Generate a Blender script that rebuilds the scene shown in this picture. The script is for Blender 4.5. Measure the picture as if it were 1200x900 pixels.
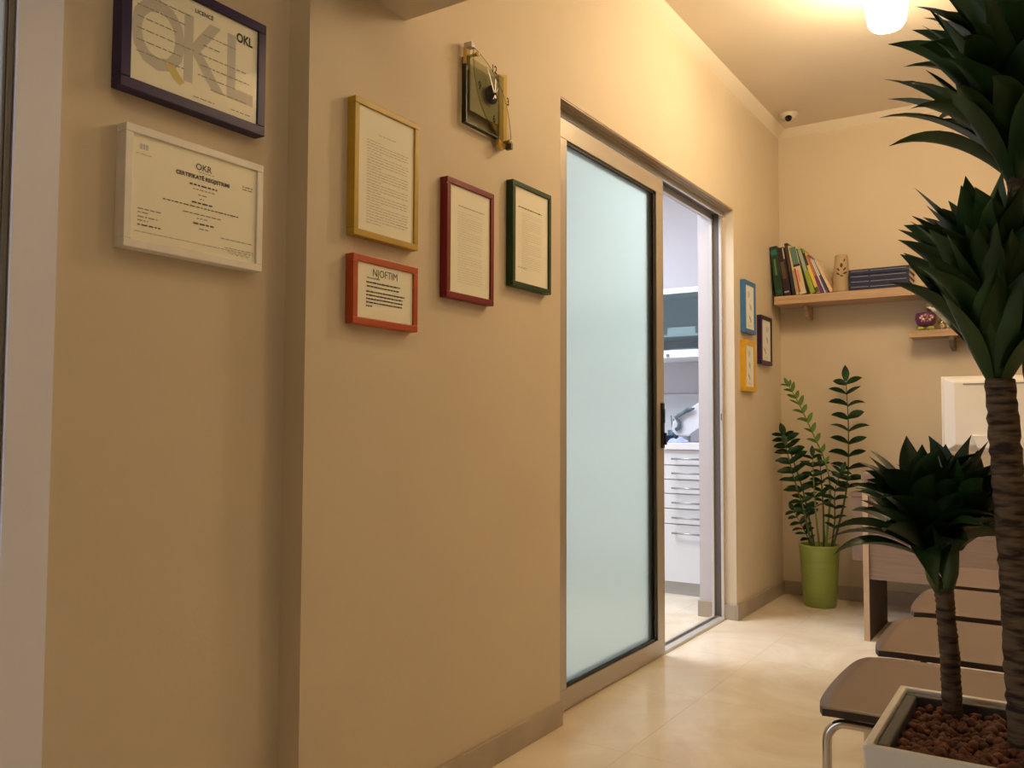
import bpy, bmesh, math, random
from mathutils import Vector, Matrix
for o in list(bpy.data.objects): bpy.data.objects.remove(o)
S = bpy.context.scene; COL = S.collection
R = math.radians

# ---------------------------------------------------------------- camera, light, exposure
cam = bpy.data.objects.new('camera', bpy.data.cameras.new('camera')); COL.objects.link(cam)
yaw, pit, rol = R(32.87), R(2.785), R(0.2145)
Fv = Vector((-math.sin(yaw)*math.cos(pit), math.cos(yaw)*math.cos(pit), math.sin(pit)))
Rv = Vector((math.cos(yaw), math.sin(yaw), 0)); Uv = Rv.cross(Fv)
Rr = Rv*math.cos(rol)+Uv*math.sin(rol); Ur = Uv*math.cos(rol)-Rv*math.sin(rol)
cam.matrix_world = Matrix(((Rr.x, Ur.x, -Fv.x, 1.3856), (Rr.y, Ur.y, -Fv.y, 0), (Rr.z, Ur.z, -Fv.z, .96), (0, 0, 0, 1)))
cam.data.sensor_width = 36; cam.data.lens = 1001.33/1200*36; cam.data.clip_start = .02
S.camera = cam
S.view_settings.view_transform = 'Standard'; S.view_settings.look = 'None'
S.view_settings.gamma = 1; S.view_settings.use_curve_mapping = False
S.view_settings.exposure = 0.10
w = bpy.data.worlds.new('world'); S.world = w; w.use_nodes = True
w.node_tree.nodes['Background'].inputs[0].default_value = (.86, .90, 1, 1)
w.node_tree.nodes['Background'].inputs[1].default_value = 2.0
WARM = (1.0, .745, .445)
NEARC = (1.0, .80, .52)
LAMP_E, NEAR_E, SIDE_FILL_E, COOL_W = 78.0, 13.5, 42.0, 47.0

def area(name, loc, size, power, color, rot=(0, 0, 0)):
    l = bpy.data.lights.new(name, 'AREA'); l.shape = 'RECTANGLE'; l.size, l.size_y = size; l.energy = power; l.color = color
    o = bpy.data.objects.new(name, l); COL.objects.link(o); o.location = loc; o.rotation_euler = rot
    return o
area('treatment_room_light', (-1.35, 3.5, 2.62), (1.2, 1.2), COOL_W, (.88, .93, 1.0))
area('treatment_room_light', (-0.8, 3.3, 2.62), (.5, .5), COOL_W*.30, (.88, .93, 1.0))

# ---------------------------------------------------------------- materials
def mat(name, col, rough=.6, metal=0, spec=.5, noise=0, scale=8, bump=0, bscale=60, emit=None, estr=1, coat=0, stretch=None, trans=0, ior=1.45):
    m = bpy.data.materials.new(name); m.use_nodes = True
    nt = m.node_tree; b = nt.nodes['Principled BSDF']
    b.inputs['Base Color'].default_value = (*col, 1); b.inputs['Roughness'].default_value = rough
    b.inputs['Metallic'].default_value = metal; b.inputs['Specular IOR Level'].default_value = spec
    b.inputs['Coat Weight'].default_value = coat; b.inputs['Transmission Weight'].default_value = trans; b.inputs['IOR'].default_value = ior
    if emit: b.inputs['Emission Color'].default_value = (*emit, 1); b.inputs['Emission Strength'].default_value = estr
    if noise or bump:
        tc = nt.nodes.new('ShaderNodeTexCoord'); mp = nt.nodes.new('ShaderNodeMapping'); nt.links.new(tc.outputs['Object'], mp.inputs[0])
        if stretch: mp.inputs['Scale'].default_value = stretch
    if noise:
        n = nt.nodes.new('ShaderNodeTexNoise'); n.inputs['Scale'].default_value = scale; n.inputs['Detail'].default_value = 5
        r = nt.nodes.new('ShaderNodeValToRGB'); r.color_ramp.elements[0].position = .3; r.color_ramp.elements[1].position = .7
        r.color_ramp.elements[0].color = (*[c*(1-noise) for c in col], 1); r.color_ramp.elements[1].color = (*[min(1, c*(1+noise)) for c in col], 1)
        nt.links.new(mp.outputs[0], n.inputs['Vector']); nt.links.new(n.outputs[0], r.inputs[0]); nt.links.new(r.outputs[0], b.inputs['Base Color'])
    if bump:
        n2 = nt.nodes.new('ShaderNodeTexNoise'); n2.inputs['Scale'].default_value = bscale; n2.inputs['Detail'].default_value = 4
        bp = nt.nodes.new('ShaderNodeBump'); bp.inputs['Strength'].default_value = bump; bp.inputs['Distance'].default_value = .003
        nt.links.new(mp.outputs[0], n2.inputs['Vector']); nt.links.new(n2.outputs[0], bp.inputs['Height']); nt.links.new(bp.outputs[0], b.inputs['Normal'])
    return m

WALL = mat('beige_wall_paint', (.66, .57, .435), .62, spec=.3, noise=.02, scale=3, bump=.12, bscale=90)
WALLW = mat('daylit_white_paint', (.78, .80, .96), .55, spec=.3, bump=.1, bscale=90)  # white pilaster paint; cool daylight is put into its blue tint
ROOMW = mat('treatment_room_paint', (.58, .555, .60), .6, noise=.02, scale=3)
CEIL = mat('ceiling_paint', (.80, .72, .60), .7, spec=.2, bump=.05)
COVE = mat('lamplit_cove_paint', (.93, .87, .74), .55, spec=.3)  # lamplight on the sloped band is put into this lighter colour
SKIRT = mat('skirting_tile', (.42, .36, .29), .35, noise=.10, scale=7)
TAUPE = mat('taupe_aluminium', (.50, .45, .39), .42, metal=.55)
SILVER = mat('silver_aluminium', (.64, .63, .61), .38, metal=.5)
CHAN = mat('dark_channel', (.13, .11, .10), .5)
DARKM = mat('dark_seal', (.015, .014, .013), .5)
BROWN = mat('shaded_track', (.42, .33, .235), .45, metal=.25, noise=.18, scale=10, stretch=(20, .6, 20))  # striped track; shade under the lintel is put into the brown
CHROME = mat('chrome', (.62, .60, .57), .16, metal=1)
SEATM = mat('taupe_ply_laminate', (.20, .142, .112), .42, noise=.06, scale=5)
SEATE = mat('dark_ply_edge', (.035, .018, .012), .5)
WOODL = mat('light_wood_edge', (.52, .38, .26), .5, noise=.10, scale=6, stretch=(6, 6, .8))
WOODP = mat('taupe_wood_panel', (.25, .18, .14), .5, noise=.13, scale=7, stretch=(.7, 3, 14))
WOODD = mat('shaded_wood_panel', (.055, .038, .03), .6, noise=.1, scale=6)  # inner side of the desk panel, its shade put into the colour
SHELFW = mat('oak_shelf', (.48, .33, .205), .5, noise=.14, scale=8, stretch=(.7, 6, 10))
PLANT = mat('planter_white_ceramic', (.80, .77, .70), .3, coat=.3)
LINER = mat('grey_plastic_liner', (.065, .062, .055), .6)
CLAY = mat('clay_pebble', (.14, .050, .024), .85, noise=.45, scale=40, bump=.6, bscale=160)
SOIL = mat('dark_soil', (.03, .02, .015), .9)
POTG = mat('green_glazed_pot', (.27, .34, .075), .32, noise=.07, scale=6, stretch=(1, 1, 9), bump=.1)
WHITEP = mat('white_laminate', (.74, .75, .78), .35)
WORK = mat('white_worktop', (.80, .80, .84), .25)
PLINTH = mat('grey_plinth', (.50, .48, .47), .4)
HANDLE = mat('brushed_steel', (.42, .43, .46), .35, metal=.8)
MON = mat('white_gloss_plastic', (.80, .76, .70), .3)
GREYP = mat('grey_plastic', (.16, .17, .18), .5)
BLACKP = mat('black_plastic', (.015, .015, .017), .35)
NAVY = mat('navy_tray', (.02, .03, .14), .4)
CLOTH = mat('pale_blue_cloth', (.45, .52, .80), .8)

def glassmat(name, tint, fac, rough=.02):
    m = bpy.data.materials.new(name); m.use_nodes = True; nt = m.node_tree; nt.nodes.clear()
    o = nt.nodes.new('ShaderNodeOutputMaterial'); mx = nt.nodes.new('ShaderNodeMixShader'); t = nt.nodes.new('ShaderNodeBsdfTransparent'); g = nt.nodes.new('ShaderNodeBsdfGlossy')
    t.inputs[0].default_value = (*tint, 1); g.inputs['Roughness'].default_value = rough
    if fac is None:
        fr = nt.nodes.new('ShaderNodeFresnel'); fr.inputs[0].default_value = 1.45; nt.links.new(fr.outputs[0], mx.inputs[0])
    else: mx.inputs[0].default_value = fac
    nt.links.new(t.outputs[0], mx.inputs[1]); nt.links.new(g.outputs[0], mx.inputs[2]); nt.links.new(mx.outputs[0], o.inputs[0])
    return m
PANE = glassmat('clear_picture_glass', (.995, .995, .99), .012, .05)
SMOKE = glassmat('smoky_glass', (.82, .83, .79), .0005, .2)
LEAFG = glassmat('leaf_glass', (.93, .92, .84), .0005, .2)
CLEAR = glassmat('clear_glass', (.93, .96, .97), .06)
CABG = glassmat('blue_cabinet_glass', (.74, .80, .81), .06, .15)

def frosted():
    m = bpy.data.materials.new('frosted_glass'); m.use_nodes = True; nt = m.node_tree; nt.nodes.clear()
    o = nt.nodes.new('ShaderNodeOutputMaterial'); a = nt.nodes.new('ShaderNodeMixShader'); b = nt.nodes.new('ShaderNodeMixShader')
    rf = nt.nodes.new('ShaderNodeBsdfRefraction'); rf.inputs['IOR'].default_value = 1.08; rf.inputs['Roughness'].default_value = .55; rf.inputs[0].default_value = (.86, .91, .88, 1)
    tr = nt.nodes.new('ShaderNodeBsdfTranslucent'); tr.inputs[0].default_value = (.62, .685, .65, 1)
    gl = nt.nodes.new('ShaderNodeBsdfGlossy'); gl.inputs['Roughness'].default_value = .22
    a.inputs[0].default_value = .55; b.inputs[0].default_value = .05
    nt.links.new(rf.outputs[0], a.inputs[1]); nt.links.new(tr.outputs[0], a.inputs[2])
    nt.links.new(a.outputs[0], b.inputs[1]); nt.links.new(gl.outputs[0], b.inputs[2]); nt.links.new(b.outputs[0], o.inputs[0])
    return m
FROST = frosted()

def floormat():
    m = mat('cream_floor_tile', (.68, .56, .41), .20, spec=.5)
    nt = m.node_tree; b = nt.nodes['Principled BSDF']
    tc = nt.nodes.new('ShaderNodeTexCoord'); br = nt.nodes.new('ShaderNodeTexBrick'); br.offset = 0; br.inputs['Scale'].default_value = 1
    br.inputs['Brick Width'].default_value = .6; br.inputs['Row Height'].default_value = .6; br.inputs['Mortar Size'].default_value = .0022; br.inputs['Mortar Smooth'].default_value = .2
    br.inputs['Mortar'].default_value = (.76, .64, .48, 1)
    n = nt.nodes.new('ShaderNodeTexNoise'); n.inputs['Scale'].default_value = 2.2; n.inputs['Detail'].default_value = 9; n.inputs['Roughness'].default_value = .62; n.inputs['Distortion'].default_value = 1.2
    r = nt.nodes.new('ShaderNodeValToRGB'); e = r.color_ramp.elements
    e[0].position = .32; e[0].color = (.76, .63, .46, 1); e[1].position = .66; e[1].color = (.92, .84, .69, 1)
    for c in ('Color1', 'Color2'): nt.links.new(r.outputs[0], br.inputs[c])
    mp = nt.nodes.new('ShaderNodeMapping'); mp.inputs['Location'].default_value = (.32, .06, 0)
    nt.links.new(tc.outputs['Object'], n.inputs['Vector']); nt.links.new(n.outputs[0], r.inputs[0]); nt.links.new(tc.outputs['Object'], mp.inputs[0]); nt.links.new(mp.outputs[0], br.inputs['Vector'])
    nt.links.new(br.outputs[0], b.inputs['Base Color'])
    return m
FLOOR = floormat()

def leafmat(name, c1, c2, rough=.35):
    m = mat(name, c1, rough, spec=.5); nt = m.node_tree; b = nt.nodes['Principled BSDF']
    tc = nt.nodes.new('ShaderNodeTexCoord'); n = nt.nodes.new('ShaderNodeTexNoise'); n.inputs['Scale'].default_value = 14
    r = nt.nodes.new('ShaderNodeValToRGB'); r.color_ramp.elements[0].color = (*c1, 1); r.color_ramp.elements[1].color = (*c2, 1); r.color_ramp.elements[0].position = .35; r.color_ramp.elements[1].position = .7
    nt.links.new(tc.outputs['Object'], n.inputs['Vector']); nt.links.new(n.outputs[0], r.inputs[0]); nt.links.new(r.outputs[0], b.inputs['Base Color'])
    return m
DLEAF = leafmat('dracaena_leaf', (.008, .028, .006), (.021, .068, .013), .45)
ZLEAF = leafmat('zz_leaf', (.008, .034, .012), (.022, .080, .022), .3)
YLEAF = leafmat('young_zz_leaf', (.09, .18, .035), (.16, .30, .06), .35)
STALK = mat('green_stalk', (.07, .10, .03), .5, noise=.2)
YSTALK = mat('young_green_stalk', (.16, .23, .06), .5)
def barkmat():
    m = mat('ringed_bark', (.10, .065, .04), .85); nt = m.node_tree; b = nt.nodes['Principled BSDF']
    tc = nt.nodes.new('ShaderNodeTexCoord'); mp = nt.nodes.new('ShaderNodeMapping'); mp.inputs['Scale'].default_value = (14, 14, 75)
    n = nt.nodes.new('ShaderNodeTexNoise'); n.inputs['Scale'].default_value = 1.6; n.inputs['Detail'].default_value = 4
    r = nt.nodes.new('ShaderNodeValToRGB'); r.color_ramp.elements[0].color = (.030, .018, .012, 1); r.color_ramp.elements[1].color = (.15, .10, .06, 1); r.color_ramp.elements[0].position = .38; r.color_ramp.elements[1].position = .6
    bp = nt.nodes.new('ShaderNodeBump'); bp.inputs['Strength'].default_value = .9; bp.inputs['Distance'].default_value = .004
    nt.links.new(tc.outputs['Object'], mp.inputs[0]); nt.links.new(mp.outputs[0], n.inputs['Vector']); nt.links.new(n.outputs[0], r.inputs[0]); nt.links.new(r.outputs[0], b.inputs['Base Color'])
    nt.links.new(n.outputs[0], bp.inputs['Height']); nt.links.new(bp.outputs[0], b.inputs['Normal'])
    return m
BARK = barkmat()

# ---------------------------------------------------------------- mesh helpers
def bx(bm, x0, x1, y0, y1, z0, z1, mi=0):
    v = [bm.verts.new((x, y, z)) for x in (x0, x1) for y in (y0, y1) for z in (z0, z1)]
    for q in ((0, 1, 3, 2), (4, 6, 7, 5), (0, 4, 5, 1), (2, 3, 7, 6), (0, 2, 6, 4), (1, 5, 7, 3)):
        bm.faces.new([v[i] for i in q]).material_index = mi
    return v
def tube(bm, pts, r, n=10, mi=0, caps=True):
    pts = [Vector(p) for p in pts]; rs = r if isinstance(r, (list, tuple)) else [r]*len(pts)
    rings = []; prev = None
    for i, p in enumerate(pts):
        t = (pts[min(i+1, len(pts)-1)]-pts[max(i-1, 0)]).normalized()
        a = prev if prev is not None else (Vector((1, 0, 0)) if abs(t.x) < .8 else Vector((0, 1, 0)))
        a = (a-t*a.dot(t)).normalized(); prev = a; b = t.cross(a)
        rings.append([bm.verts.new(p+a*math.cos(2*math.pi*k/n)*rs[i]+b*math.sin(2*math.pi*k/n)*rs[i]) for k in range(n)])
    for A, B in zip(rings, rings[1:]):
        for k in range(n):
            f = bm.faces.new((A[k], A[(k+1) % n], B[(k+1) % n], B[k])); f.smooth = True; f.material_index = mi
    if caps:
        bm.faces.new(rings[0][::-1]).material_index = mi; bm.faces.new(rings[-1]).material_index = mi
def lathe(bm, prof, n=40, c=(0, 0, 0), mi=0, mat3=None):
    rings = []
    for r, z in prof:
        pts = [Vector((r*math.cos(2*math.pi*k/n), r*math.sin(2*math.pi*k/n), z)) for k in range(n)]
        if mat3: pts = [mat3 @ p for p in pts]
        rings.append([bm.verts.new(p+Vector(c)) for p in pts])
    for A, B in zip(rings, rings[1:]):
        for k in range(n):
            f = bm.faces.new((A[k], A[(k+1) % n], B[(k+1) % n], B[k])); f.smooth = True; f.material_index = mi
    if prof[0][0] > 1e-5: bm.faces.new(rings[0][::-1]).material_index = mi
    if prof[-1][0] > 1e-5: bm.faces.new(rings[-1]).material_index = mi
def prism(bm, poly, f, depth, mi=0):
    """poly of (u,v); f(u,v,w)->xyz, w from 0 to depth"""
    a = [bm.verts.new(f(u, v, 0)) for u, v in poly]; b = [bm.verts.new(f(u, v, depth)) for u, v in poly]
    n = len(poly); bm.faces.new(a[::-1]).material_index = mi; bm.faces.new(b).material_index = mi
    for i in range(n): bm.faces.new((a[i], a[(i+1) % n], b[(i+1) % n], b[i])).material_index = mi
def obj(name, bm, mats, parent=None, bevel=0, seg=2, sub=0, recalc=True, loc=None, rot=None):
    if recalc: bmesh.ops.recalc_face_normals(bm, faces=bm.faces)
    me = bpy.data.meshes.new(name); bm.to_mesh(me); bm.free()
    for m in (mats if isinstance(mats, (list, tuple)) else [mats]): me.materials.append(m)
    o = bpy.data.objects.new(name, me); COL.objects.link(o)
    if parent: o.parent = parent
    if loc: o.location = loc
    if rot: o.rotation_euler = rot
    if bevel:
        b = o.modifiers.new('bevel', 'BEVEL'); b.width = bevel; b.segments = seg; b.limit_method = 'ANGLE'; b.angle_limit = R(40)
    if sub:
        b = o.modifiers.new('sub', 'SUBSURF'); b.levels = sub; b.render_levels = sub
    return o
def box(name, m, parent, *a, bevel=0, loc=None, rot=None):
    bm = bmesh.new(); bx(bm, *a); return obj(name, bm, m, parent, bevel, loc=loc, rot=rot)
def struct(name, bm, m, **k):
    o = obj(name, bm, m, **k); o['kind'] = 'structure'; return o
def tag(o, label, cat, group=None):
    o['label'] = label; o['category'] = cat
    if group: o['group'] = group
    return o
def thing(name, label, cat, loc=(0, 0, 0), rot=(0, 0, 0), group=None):
    o = bpy.data.objects.new(name, None); COL.objects.link(o); o.location = loc; o.rotation_euler = rot; o.empty_display_size = .05
    return tag(o, label, cat, group)
def new(): return bmesh.new()

# ---------------------------------------------------------------- the room
Y0, Y1, Y2, YB, H, CZ, HD, T = 1.313, 2.4354, 4.2035, 5.038, 2.6577, 2.69, 2.058, .185
XR, XT, YR, YT = 2.35, -2.8, -1.3, 5.10
REC = -.065
bm = new(); bx(bm, XT-.1, XR+.1, YR-.1, YT+.1, -.08, 0); struct('floor', bm, FLOOR)
bm = new(); bx(bm, XT-.1, XR+.1, YR-.1, YT+.1, CZ, CZ+.08); struct('ceiling', bm, CEIL)
# left wall: pier with the sliding door opening, and the recessed stretch before it
bm = new(); bx(bm, -T, 0, Y0, Y1, 0, CZ); bx(bm, -T, 0, Y1, Y2, HD, CZ); bx(bm, -T, 0, Y2, YB, 0, CZ); struct('wall_left', bm, WALL)
bm = new(); bx(bm, -T, REC, .720, Y0, 0, CZ); bx(bm, -T, REC, -.25, .720, 2.3, CZ); bx(bm, -T, REC, YR, -.25, 0, CZ); struct('wall_left_recess', bm, WALL)
bm = new(); bx(bm, 0, XR, YB, YB+.15, 0, CZ); struct('wall_back', bm, WALL)
bm = new(); bx(bm, XR, XR+.1, YR, YB, 0, CZ); struct('wall_right', bm, WALL)
bm = new(); bx(bm, -T, XR, YR-.1, YR, 0, CZ); struct('wall_front', bm, WALL)
bm = new(); bx(bm, XT, -T, YT, YT+.1, 0, CZ); struct('wall_treatment_back', bm, ROOMW)
bm = new(); bx(bm, XT-.1, XT, 1.8, YT+.1, 0, CZ); struct('wall_treatment_left', bm, ROOMW)
bm = new(); bx(bm, XT, -T, 1.7, 1.8, 0, CZ); struct('wall_treatment_front', bm, ROOMW)
# cool white paint on the treatment room side of the door wall and its reveal
bm = new(); bx(bm, -T-.004, -T, 1.8, Y1, 0, CZ); bx(bm, -T-.004, -T, Y1, Y2, HD, CZ); bx(bm, -T-.004, -T, Y2, YT, 0, CZ)
bx(bm, -T, -.122, Y2-.003, Y2, .076, HD); struct('wall_treatment_side', bm, ROOMW)
# lintel beam crossing the room
bm = new(); bx(bm, 0, XR, Y0+.003, 1.641, 1.99, CZ); struct('trim_1', bm, WALL)
# cove between walls and ceiling
bm = new()
prism(bm, [(0, H), (.058, CZ), (0, CZ)], lambda u, v, w_: (u, 1.641+w_, v), YB-1.641)
prism(bm, [(0, H), (.075, CZ), (0, CZ)], lambda u, v, w_: (w_, YB-u, v), XR)
struct('trim_2', bm, COVE)
# pale pilaster and the aluminium glass door at the far left
bm = new(); bx(bm, REC, REC+.006, .720, .796, 0, CZ); 
bx(bm, REC+.0005, REC+.006, -.4, .720, 2.302, 2.45); struct('trim_3', bm, WALLW)
d2 = thing('door_2', 'tall aluminium framed glass door at the far left edge', 'door', (-.12, .715, 0)); d2['kind'] = 'structure'
for k in ('label', 'category'): del d2[k]
bm = new(); bx(bm, 0, .053, -.006, .0045, 0, 2.3); bx(bm, .040, .050, -.012, -.006, 0, 2.25); bx(bm, -.03, .05, -.96, -.02, 2.25, 2.3); bx(bm, -.03, .05, -.965, -.92, 0, 2.3); bx(bm, -.03, .015, -.92, -.05, 0, .09)
obj('door_frame', bm, mat('dark_grey_aluminium', (.20, .18, .15), .4), d2, bevel=.003)
bm = new(); bx(bm, .042, .046, -.92, -.012, .09, 2.25); obj('door_glass', bm, CLEAR, d2)

# baseboards
BH, BT = .076, .012
bm = new(); bx(bm, 0, BT, Y0-.012, Y1, 0, BH); struct('baseboard_left', bm, SKIRT, bevel=.002)
bm = new(); bx(bm, 0, BT, Y2-.012, YB, 0, BH); bx(bm, -.06, 0, Y2-.012, Y2, 0, BH); struct('baseboard_left_far', bm, SKIRT, bevel=.002)
bm = new(); bx(bm, BT, XR, YB-BT, YB, 0, BH); struct('baseboard_back', bm, SKIRT, bevel=.002)
bm = new(); bx(bm, REC, REC+BT, .796, Y0, 0, BH); bx(bm, REC+BT, BT, Y0-BT, Y0, 0, BH); struct('baseboard_left_recess', bm, SKIRT, bevel=.002)
bm = new(); bx(bm, -T-.012, -.125, Y2-.012, Y2, 0, BH+.004); bx(bm, -T-.016, -T-.004, Y2, 4.6, 0, BH+.004); struct('baseboard_treatment', bm, SKIRT, bevel=.002)
bm = new(); bx(bm, XR-BT, XR, YR, YB, 0, BH); struct('baseboard_right', bm, SKIRT, bevel=.002)

# ---------------------------------------------------------------- sliding door
# fixed frame: header track, floor track, jambs
bm = new()
bx(bm, -.064, -.052, Y1, Y2, 2.030, HD, 0)              # front lip of the header track
bx(bm, -.108, -.064, Y1, Y2, 2.046, HD, 1)              # dark slot
bx(bm, -.122, -.108, Y1, Y2, 2.018, HD, 0)
bx(bm, -.052, -.002, Y1, Y2, 2.052, HD-.0005, 2); bx(bm, -.036, -.030, Y1, Y2, 2.048, 2.052, 2); bx(bm, -.018, -.014, Y1, Y2, 2.049, 2.052, 2)
bx(bm, -.072, -.058, Y2-.016, Y2, .012, 2.05, 0); bx(bm, -.108, -.072, Y2-.005, Y2, .012, 2.05, 1); bx(bm, -.122, -.108, Y2-.016, Y2, .012, 2.05, 0)
bx(bm, -.122, -.058, Y1, Y1+.02, .012, 2.05, 1)
bx(bm, -.085, -.052, Y1+.02, Y2-.016, 0, .012, 0); bx(bm, -.108, -.085, Y1+.02, Y2-.016, 0, .004, 1); bx(bm, -.122, -.108, Y1+.02, Y2-.016, 0, .012, 0)
o = struct('trim_4', bm, [SILVER, CHAN, BROWN], bevel=.001)
bm = new(); bx(bm, -.068, -.060, Y2-.0185, Y2-.016, .965, 1.05); k = bx(bm, -.066, -.062, Y2-.0195, Y2-.018, .99, 1.025, 1)
struct('trim_5', bm, [SILVER, DARKM])
door = thing('sliding_door', 'frosted glass sliding door in a taupe metal frame', 'door', (-.06, 2.93, .012)); 
PX0, PX1, PY0, PY1, PZ1 = -.010, .018, 2.465-2.93, 3.40-2.93, 2.018-.012      # local x -> world -.07..-.042
gy0, gy1, gz0, gz1 = 2.555-2.93, 3.328-2.93, .077-.012, 1.950-.012
bm = new(); bx(bm, PX0, PX1, PY0, PY1, 0, gz0); bx(bm, PX0, PX1, PY0, PY1, gz1, PZ1); bx(bm, PX0, PX1, PY0, gy0, gz0, gz1); bx(bm, PX0, PX1, gy1, PY1, gz0, gz1)
obj('door_frame', bm, TAUPE, door, bevel=.0015)
bm = new(); g = .012
bx(bm, .004, .013, gy0, gy1, gz0, gz0+g); bx(bm, .004, .013, gy0, gy1, gz1-g, gz1); bx(bm, .004, .013, gy0, gy0+.004, gz0, gz1); bx(bm, .004, .013, gy1-.024, gy1, gz0, gz1)
obj('glass_seal', bm, DARKM, door)
bm = new(); bx(bm, .002, .006, gy0, gy1, gz0, gz1); obj('frosted_glass_panel', bm, FROST, door)
bm = new(); bx(bm, -.0095, -.006, gy0, gy1, gz0, gz0+.022); bx(bm, -.0095, -.006, gy0, gy1, gz1-.02, gz1); bx(bm, -.0095, -.006, gy1-.072, gy1, gz0, gz1)
obj('rear_seal', bm, DARKM, door)
bm = new(); bx(bm, PX1, PX1+.010, 3.362-2.93, 3.385-2.93, .855, 1.045); bx(bm, PX1+.010, PX1+.022, 3.367-2.93, 3.380-2.93, .87, .92); bx(bm, PX1+.01, PX1+.014, 3.366-2.93, 3.381-2.93, .96, 1.02)
obj('handle', bm, BLACKP, door, bevel=.002)

# ---------------------------------------------------------------- writing
def text_bits(items, mi_default=0):
    """items: dicts s,x,y,h,(align),(mi),(bold),(sx). Laid in the XY plane."""
    out = []
    for it in items:
        cu = bpy.data.curves.new('t', 'FONT'); cu.body = it['s']; cu.size = it['h']*1.38; cu.align_x = it.get('a', 'CENTER'); cu.align_y = 'CENTER'; cu.offset = it.get('bold', 0); cu.resolution_u = 3
        o = bpy.data.objects.new('t', cu); COL.objects.link(o); o.location = (it['x'], it['y'], 0); o.scale = (it.get('sx', 1), 1, 1)
        out.append((o, it.get('mi', mi_default)))
    bpy.context.view_layer.update(); dg = bpy.context.evaluated_depsgraph_get(); bm = bmesh.new()
    for o, mi in out:
        me = bpy.data.meshes.new_from_object(o.evaluated_get(dg)); n0 = len(bm.verts); f0 = len(bm.faces)
        bm.from_mesh(me); bm.verts.ensure_lookup_table(); bm.faces.ensure_lookup_table()
        bmesh.ops.transform(bm, matrix=o.matrix_world, verts=bm.verts[n0:])
        for f in bm.faces[f0:]: f.material_index = mi
        cu = o.data; bpy.data.meshes.remove(me); bpy.data.objects.remove(o); bpy.data.curves.remove(cu)
    return bm
def bars(bm, rnd, x0, x1, y, h, mi=1, lo=.005, hi=.018, gap=.003, z=0):
    """one illegible line: a row of short strokes"""
    x = x0
    while x < x1-.002:
        e = min(x+rnd.uniform(lo, hi), x1)
        v = [bm.verts.new(p) for p in ((x, y, z), (e, y, z), (e, y+h, z), (x, y+h, z))]; bm.faces.new(v).material_index = mi; x = e+gap
INK = mat('black_ink', (.07, .062, .052), .8); INKG = mat('grey_ink', (.34, .32, .28), .7); INKL = mat('pale_grey_print', (.62, .61, .55), .7); INKY = mat('yellow_print', (.72, .60, .22), .7)
PAPER = mat('white_paper', (.95, .92, .78), .75)
PAPERB = mat('bluish_white_paper', (.84, .86, .84), .75)
M_WALL = Matrix(((0, 0, 1, 0), (1, 0, 0, 0), (0, 1, 0, 0), (0, 0, 0, 1)))     # XY plane -> wall plane facing +x
def picture(label, col, plane, y0, y1, z0, z1, border, depth, write=None, paper=PAPER, rough=.4, bv=.002, inset=.005):
    yc, zc = (y0+y1)/2, (z0+z1)/2; a, b = (y1-y0)/2, (z1-z0)/2
    t = thing('picture_frame', label, 'picture frame', (plane, yc, zc), group=None)
    bm = new(); D = depth
    bx(bm, 0, D, -a, a, b-border, b); bx(bm, 0, D, -a, a, -b, -b+border); bx(bm, 0, D, -a, -a+border, -b+border, b-border); bx(bm, 0, D, a-border, a, -b+border, b-border)
    bx(bm, .001, .004, -a+border, a-border, -b+border, b-border)
    fm = mat('frame_paint', col, rough, noise=.05, scale=20); obj('frame', bm, fm, t, bevel=bv)
    bm = new(); bx(bm, D-inset-.002, D-inset, -a+border, a-border, -b+border, b-border); p = obj('paper', bm, paper, t)
    if write:
        bm = write(a-border, b-border); bmesh.ops.transform(bm, matrix=Matrix.Translation((D-inset+.0006, 0, 0)) @ M_WALL, verts=bm.verts)
        obj('printed_text', bm, [INK, INKG, INKL, INKY], p, recalc=False)
    bm = new(); bx(bm, D-inset+.0015, D-inset+.0027, -a+border, a-border, -b+border, b-border); obj('glass_pane', bm, PANE, t)
    return t
rnd = random.Random(4)
def w_okl(a, b):
    bm = text_bits([dict(s='OKL', x=a-.034, y=b-.032, h=.019, bold=.0009, sx=.8), dict(s='LICENCË', x=.012, y=b-.018, h=.008, bold=.0003)])
    for x, s_, wd in ((-.088, 'O', .95), (.008, 'K', .95), (.098, 'L', .95)):
        b2 = text_bits([dict(s=s_, x=x, y=-.006, h=.135, bold=.0038, sx=.80, mi=2)]); bmesh.ops.translate(b2, verts=b2.verts, vec=(0, 0, -.0003))
        me = bpy.data.meshes.new('t'); b2.to_mesh(me); b2.free(); bm.from_mesh(me); bpy.data.meshes.remove(me)
    v = [bm.verts.new((x, y, -.0001)) for x, y in ((-.075, -.045), (-.058, -.042), (-.030, -.070), (-.040, -.079), (-.056, -.068))]; bm.faces.new(v).material_index = 3
    for i, (x0, x1) in enumerate(((-a+.012, -.02), (-a+.012, -.03), (-a+.012, -.05), (-a+.012, -.01), (-a+.012, -.04), (-a+.012, -.03))): bars(bm, rnd, x0, x1, b-.035-i*.022, .0022)
    for i, (x0, x1) in enumerate(((.01, .09), (.01, .05), (0, .12), (.005, .125), (0, .09), (.03, .12))): bars(bm, rnd, x0, x1, b-.06-i*.021, .0022)
    bars(bm, rnd, -.01, .04, -b+.010, .002); bars(bm, rnd, .08, .13, -b+.012, .002)
    return bm
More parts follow.
